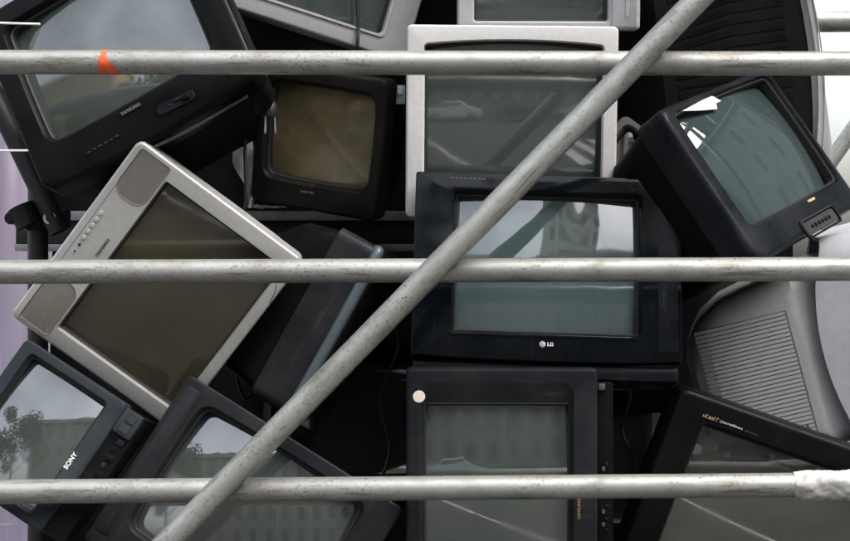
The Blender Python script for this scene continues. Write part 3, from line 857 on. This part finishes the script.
# L: grey set seen from its vented side
L_ = TV('television', 'pale grey television seen from its vented side, facing away to the open side', (pix(905, 322, .50)), (-15, 78, 0), .42, .36,
       (24, 24, 34, 30), ('lavender_grey', M['glass_grey'], 'warm_grey'), 2.3, dep=.15, bev=.012, R=.07, ri=.02, rear_bow=.055, curv=1.2,
       shell=[(.10, .030, .030, .05, .05, .05), (.20, .032, .032, .05, .05, .05), (.235, .012, .012, .045, .045, .05), (.25, .012, .012, .05, .052, .05),
              (.40, .016, .016, .06, .085, .06), (.455, .024, .024, .07, .115, .07), (.485, .045, .045, .09, .15, .07), (.50, .085, .085, .13, .19, .06)])
V, Fc = [], []
for k in range(9):
    y = .258 + .206 * k / 8; xx = L_.side_pt(y, .5).x
    V += [(xx + .004, y, L_.z0 + .088), (xx + .004, y, L_.z0 + .374 - .0 * k), (xx - .0010, y, L_.z0 + .374), (xx - .0010, y, L_.z0 + .088)]
for k in range(8):
    for j in range(4): Fc.append((k * 4 + j, k * 4 + (j + 1) % 4, k * 4 + 4 + (j + 1) % 4, k * 4 + 4 + j))
Fc += [(0, 1, 2, 3), (32, 33, 34, 35)]
link('vent_groove_shade', mesh('vent_groove_shade', V, Fc), 'rail_dark', L_.shell)  # dark panel colours in the shade of the grooves between slats
for i in range(30):
    zz = L_.z0 + .09 + i * .00945
    V, Fc = [], []
    yb = .466
    for k in range(9):
        y = .262 + (yb - .262) * k / 8
        xx = L_.side_pt(y, .5).x
        V += [(xx + .002, y, zz), (xx + .002, y, zz + .0083), (xx - .0030, y, zz + .0079), (xx - .0034, y, zz + .001)]
    for k in range(8):
        q = k * 4
        for j in range(4): Fc.append((q + j, q + (j + 1) % 4, q + 4 + (j + 1) % 4, q + 4 + j))
    Fc += [(0, 1, 2, 3), (32, 33, 34, 35)]
    link('vent_slat', mesh('vent_slat', V, Fc), 'warm_grey', L_.shell)
box('moulded_mark', L_.x0 + .0085, L_.x0 + .013, .275, .279, -.150, -.140, 'ink_dark', L_.shell)
# M
M_ = TV('television', 'large black television tilted clockwise with a gold badge, below the pale grey vented one', (.7369, .10, .9344), (19.5, .8, 1.5), .4752, .3572,
       (33, 40, 30, 29), ('black', M['glass_warm'], 'black_soft'), 2.067, dep=.08, bev=.012, recess=.022, lip=(.006, .012, .012, .008), R=.016, ri=.006, curv=1.5, D=.36, tilt=3)
x, z = M_.loc(713, 418.3)
M_.part('badge', pad_mesh(.042, .0105, .0006, .001), 'black', None, x, z, -.0005)
M_.part('badge_letters', scribble(7, .0078, 5), 'ink_gold', None, x, z, -.0018)
x, z = M_.loc(733, 425.5); M_.part('lettering', scribble(13, .0042, 6), 'ink_white', None, x, z, -.0006)
x, z = M_.loc(752, 433); M_.part('lettering', scribble(10, .0036, 8), 'ink_dark', None, x, z, -.0006)
# N: dark set seen from the side
N_ = TV('television', 'dark blue-grey television seen edge on between the silver one and the diagonal pole', pix(357, 338, .42), (29, 82, 0), .36, .30,
       (20, 20, 24, 24), ('charcoal', M['glass_grey'], 'black'), 2.3, dep=.11, bev=.022, R=.025, ri=.015, curv=1.0, D=.20)
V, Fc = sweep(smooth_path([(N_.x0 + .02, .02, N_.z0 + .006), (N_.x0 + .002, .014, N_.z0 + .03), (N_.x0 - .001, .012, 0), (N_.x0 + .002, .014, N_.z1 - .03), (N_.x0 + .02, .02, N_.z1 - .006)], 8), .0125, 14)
link('edge_highlight', mesh('edge_highlight', V, Fc, 60), 'highlight_blue', N_.root)  # added strip, paints in the highlight along the rounded edge
# O: vented back with a silver rim
O_ = TV('television', 'big black television seen from its slotted back with a curved silver rim', pix(764, 70, .72), (-7, 100, 0), .52, .44,
       (28, 28, 30, 30), ('silver_grey', M['glass_green'], 'black_soft'), 2.5, dep=.06, bev=.012, R=.05, ri=.02, rear_bow=-.045, curv=1.2,
       shell=[(-.00, .014, .014, .012, .012, .05), (.05, .012, .012, .012, .012, .05), (.20, .02, .02, .03, .03, .06), (.36, .06, .06, .06, .09, .06), (.42, .14, .14, .1, .15, .05), (.43, .2, .2, .15, .2, .04)])
slats(O_, 16, .075, .33, .12, .88, .002, 'black', True, 0, 8, gap=.55)
rim = [Vector((O_.x0 - .001, .06 - .045 * (1 - ((z_ - (O_.z0 + O_.z1) / 2) / ((O_.z1 - O_.z0) / 2)) ** 2), z_)) for z_ in [O_.z0 + .04 + (O_.z1 - O_.z0 - .08) * i / 24 for i in range(25)]]
link('silver_rim', mesh('silver_rim', *sweep(rim, .0035, 8), 50), 'pale_silver', O_.root)
link('silver_rim', mesh('silver_rim', *sweep([p + Vector((-.0, -.014, 0)) for p in rim], .002, 8), 50), 'pale_silver', O_.root)
# sets in the dark behind
P_ = TV('television', 'dark television deep in shadow beside the diagonal pole, behind the charcoal one', pix(365, 420, .66), (4, 20, 0), .36, .28,
       (24, 24, 34, 22), ('black', M['glass_grey'], 'black_soft'), 2.4, dep=.06, D=.26)
Q_ = TV('television', 'dark television in shadow between the upright one and the gold-badged one', pix(648, 470, .52), (-3, -14, 0), .34, .27,
       (30, 30, 34, 22), ('black_soft', M['glass_grey'], 'black'), 2.3, dep=.06, D=.30)
R_ = TV('television', 'grey television body just showing beside the off-white one', pix(638, 160, .43), (38, -12, 0), .14, .10,
       (10, 10, 14, 8), ('rail_dark', M['glass_grey'], 'rail_dark'), 2.3, dep=.05, D=.14)

# ------------------------------------------------------------------ small things in and behind the pile
# steel rail under the brown set
ra, rb = pix(150, 213, .86), pix(470, 211, .86)
rl = empty('steel_rail', Matrix.Translation((-.3, .86, ra.z)), 'grey steel rail running behind the silver and the brown television', 'rail')
box('flange', -.75, .75, -.03, .03, -.020, .004, 'rail', rl, .002)
box('web', -.75, .75, -.012, .012, -.080, -.0205, 'dark_tube', rl, .002)
box('flange', -.75, .75, -.022, .022, -.098, -.0805, 'rail', rl, .002)
# rear upright, brace and coupler on the left
u0 = pix(38, 271, .60)
tube('scaffold_pole', (u0.x, .60, 0), (u0.x, .60, 2.8), RT, 'dark_tube', 'dark upright scaffold pole with a coupler behind the silver television', group='dark rear scaffold poles')
bp0, bp1 = pix(-40, 25, .548), pix(60, 232, .548)
tube('scaffold_pole', bp0 + (bp0 - bp1) * .5, bp1, RT, 'dark_tube', 'dark slanted scaffold brace joined to the upright by a coupler', group='dark rear scaffold poles')
cz = pix(38, 219, .6).z
cpl = empty('pole_coupler', Matrix.Translation((u0.x, .60, cz)), 'dark steel coupler joining the dark upright and the slanted brace', 'coupler')
def ring(name, c, axis, r0, r1, h, parent, mat='coupler'):
    V, Fc = sweep([Vector(c) - Vector(axis) * h / 2, Vector(c) + Vector(axis) * h / 2], r1, 20)
    return link(name, mesh(name, V, Fc, 40), mat, parent)
ring('collar', (0, 0, 0), (0, 0, 1), 0, .033, .055, cpl)
ring('collar', (-.018, -.050, .006), Vector((.43, 0, -.9)).normalized(), 0, .031, .05, cpl)
for k, (bx_, by_) in enumerate(((-.048, -.01), (.046, -.02))):
    bt = ring('bolt', (bx_, by_ - .01, 0), (0, 1, 0), 0, .009, .09, cpl)
    ring('nut', (bx_, by_ - .045, 0), (0, 1, 0), 0, .015, .018, bt, 'metal' if k else 'coupler')
box('flap', .02, .075, -.035, .02, -.022, .022, 'coupler', cpl, .004)
# lavender sheet
V, Fc = [], []
for i in range(41):
    for j in range(31):
        u, v = i / 40, j / 30
        V.append((-2.3 + u * 1.25, 2.0 + .018 * math.sin(u * 31 + .8 * math.sin(v * 5)) + .012 * math.sin(u * 57 + v * 3) * (1 - v * .5), 2.45 - v * 2.0))
for i in range(40):
    for j in range(30): Fc.append((i * 31 + j, (i + 1) * 31 + j, (i + 1) * 31 + j + 1, i * 31 + j + 1))
V += [(x_, y_ + .002, z_) for x_, y_, z_ in V]; n_ = 41 * 31
Fc += [tuple(i + n_ for i in f) for f in Fc]
tag(link('fabric_sheet', mesh('fabric_sheet', V, Fc, 80), 'lavender'), 'lavender fabric sheet hanging behind the dark upright pole', 'sheet')
# black tarpaulin added behind the pile to darken its gaps
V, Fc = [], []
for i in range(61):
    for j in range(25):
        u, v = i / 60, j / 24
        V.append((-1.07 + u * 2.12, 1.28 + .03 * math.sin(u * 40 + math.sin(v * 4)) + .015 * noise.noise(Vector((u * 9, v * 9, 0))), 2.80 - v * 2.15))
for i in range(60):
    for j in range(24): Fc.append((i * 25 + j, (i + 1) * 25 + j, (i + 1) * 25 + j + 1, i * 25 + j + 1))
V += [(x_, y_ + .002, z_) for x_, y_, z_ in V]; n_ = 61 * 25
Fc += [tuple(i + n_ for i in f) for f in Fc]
tag(link('backdrop', mesh('backdrop', V, Fc, 80), 'backdrop_black'), 'black tarpaulin added behind the pile of televisions to darken its gaps', 'backdrop')
# loose plug on its cord
pc = [pix(258, 60, .30), pix(266, 78, .29), pix(268, 92, .285), pix(268.5, 101, .285)]
plug = empty('power_plug', Matrix.Translation(pix(269, 110, .285)) @ Matrix.Scale(1.5, 4), 'black two-pin plug dangling on its cord before the brown screen', 'plug')
V, Fc = sweep([(0, 0, .026), (0, 0, .018), (.0, 0, .008), (.001, 0, -.004), (.001, 0, -.010)], [.004, .006, .012, .0135, .011], 14)
link('plug_body', mesh('plug_body', V, Fc, 45), 'cable', plug)
for sx in (-1, 1):
    V, Fc = sweep([(sx * .0065 + .001, -.001, -.009), (sx * .0075 + .002, -.001, -.031), (sx * .0075 + .002, -.001, -.034)], [.0024, .0024, .001], 8)
    link('pin', mesh('pin', V, Fc, 45), 'metal', plug)
off = plug.matrix_world.translation
cable('cord', [(p - off) / 1.5 for p in [pix(225, 70, .36), pix(245, 68, .33)] + pc], .0034, 'cable', None, parent=plug)
cable('power_cable', [pix(252, 60, .42), pix(247, 110, .40), pix(245, 150, .40), pix(246, 200, .40), pix(243, 215, .42)], .004, 'cable', 'black cable hanging straight down beside the brown screened television')
cable('power_cable', [pix(236, 372, .42), pix(240, 390, .40), pix(247, 398, .40), pix(256, 385, .42), pix(258, 360, .46), pix(254, 335, .5)], .0035, 'cable', 'black cable looped below the corner of the silver television')
cable('power_cable', [pix(622, 372, .40), pix(630, 395, .36), pix(622, 430, .34), pix(633, 462, .33), pix(628, 520, .34), pix(636, 560, .36)], .004, 'cable', 'black cable hanging between the upright black set and the gold lettered one')
cable('power_cable', [pix(392, 250, .5), pix(385, 300, .47), pix(398, 345, .46), pix(380, 400, .47), pix(390, 450, .46), pix(372, 500, .46)], .0038, 'cable', 'black cable hanging in the dark gap beside the upright black television')
cable('thread', [pix(276, 284, .10), pix(275, 292, .10), pix(271, 300, .098), pix(270, 306, .10)], .0009, 'cable', 'thin dark thread on the lower edge of the silver television', 'thread')
# small steel bracket between the brown and the off-white set
bk = empty('steel_bracket', Matrix.Translation(pix(399, 95, .36)), 'small grey steel bracket between the brown screened and the off-white television', 'bracket')
box('plate', -.012, .014, 0, .004, -.020, .022, 'rail', bk, .001)
box('arm', -.030, -.0125, .0, .05, .006, .020, 'rail', bk, .001)
V, Fc = sweep([(.002, .002, .006), (.002, -.006, .006)], .005, 10); link('screw', mesh('screw', V, Fc, 40), 'metal', bk)
# torn white film in the gap
V, Fc = [], []
rnd = random.Random(3)
top, bot = pix(240, 128, .78), pix(252, 208, .76)
for i in range(13):
    t = i / 12; c = top.lerp(bot, t); wd = .010 + .016 * math.sin(math.pi * min(1, t * 1.1 + .1))
    for k in range(5):
        V.append(c + Vector(((k / 4 - .5) * wd * 2 + .006 * math.sin(i * .9), .006 * math.sin(k * 2.2 + i) - .002 * k, 0)))
for i in range(12):
    for k in range(4): Fc.append((i * 5 + k, i * 5 + k + 1, i * 5 + k + 6, i * 5 + k + 5))
o0 = len(V); p0 = pix(246, 209, .78)
for i in range(9):
    for k in range(4):
        V.append(p0 + Vector((i * .0125, (k - 1.5) * .016, .006 * rnd.random() + (.008 if k in (1, 2) else 0) * (1 - i / 9))))
for i in range(8):
    for k in range(3): Fc.append((o0 + i * 4 + k, o0 + i * 4 + k + 1, o0 + (i + 1) * 4 + k + 1, o0 + (i + 1) * 4 + k))
tag(link('plastic_film', mesh('plastic_film', V, Fc, 80), 'foil'), 'torn strip of white plastic film hanging in the gap beside the silver television', 'film')
# thin white rods poking in from the left
for (xa, ya), (xb, yb), yd, lb in (((-40, 21), (40, 24), .02, 'thin white rod poking across the screen of the large black television'),
                                   ((-40, 150), (28, 150.5), .04, 'thin white rod poking in before the lavender sheet'),
                                   ((-40, 527), (15, 523.5), .04, 'thin white rod poking in below the slate-grey television')):
    V, Fc = sweep([pix(xa, ya, yd), pix((xa + xb) / 2, (ya + yb) / 2 + .4, yd), pix(xb, yb, yd)], .0022, 8)
    tag(link('thin_rod', mesh('thin_rod', V, Fc, 40), 'rod'), lb, 'rod', 'thin white rods')
# scaffold beyond on the open side
tube('scaffold_pole', pix(790, 22, 2.2), pix(1000, 20, 2.2), RT * 1.5, 'galv_far', 'level scaffold pole beyond the silver rim, against the bright sky', group='far scaffold poles')
tube('scaffold_pole', pix(800, 205, 2.1), pix(905, 55, 2.1), RT * 1.1, 'galv_far', 'slanted scaffold pole beyond the dark television at the open side', group='far scaffold poles')
tube('scaffold_pole', (pix(872, 0, 2.15).x, 2.15, 0), (pix(872, 0, 2.15).x, 2.15, 3.4), RT, 'galv_far', 'upright scaffold pole beyond the open side of the pile', group='far scaffold poles')
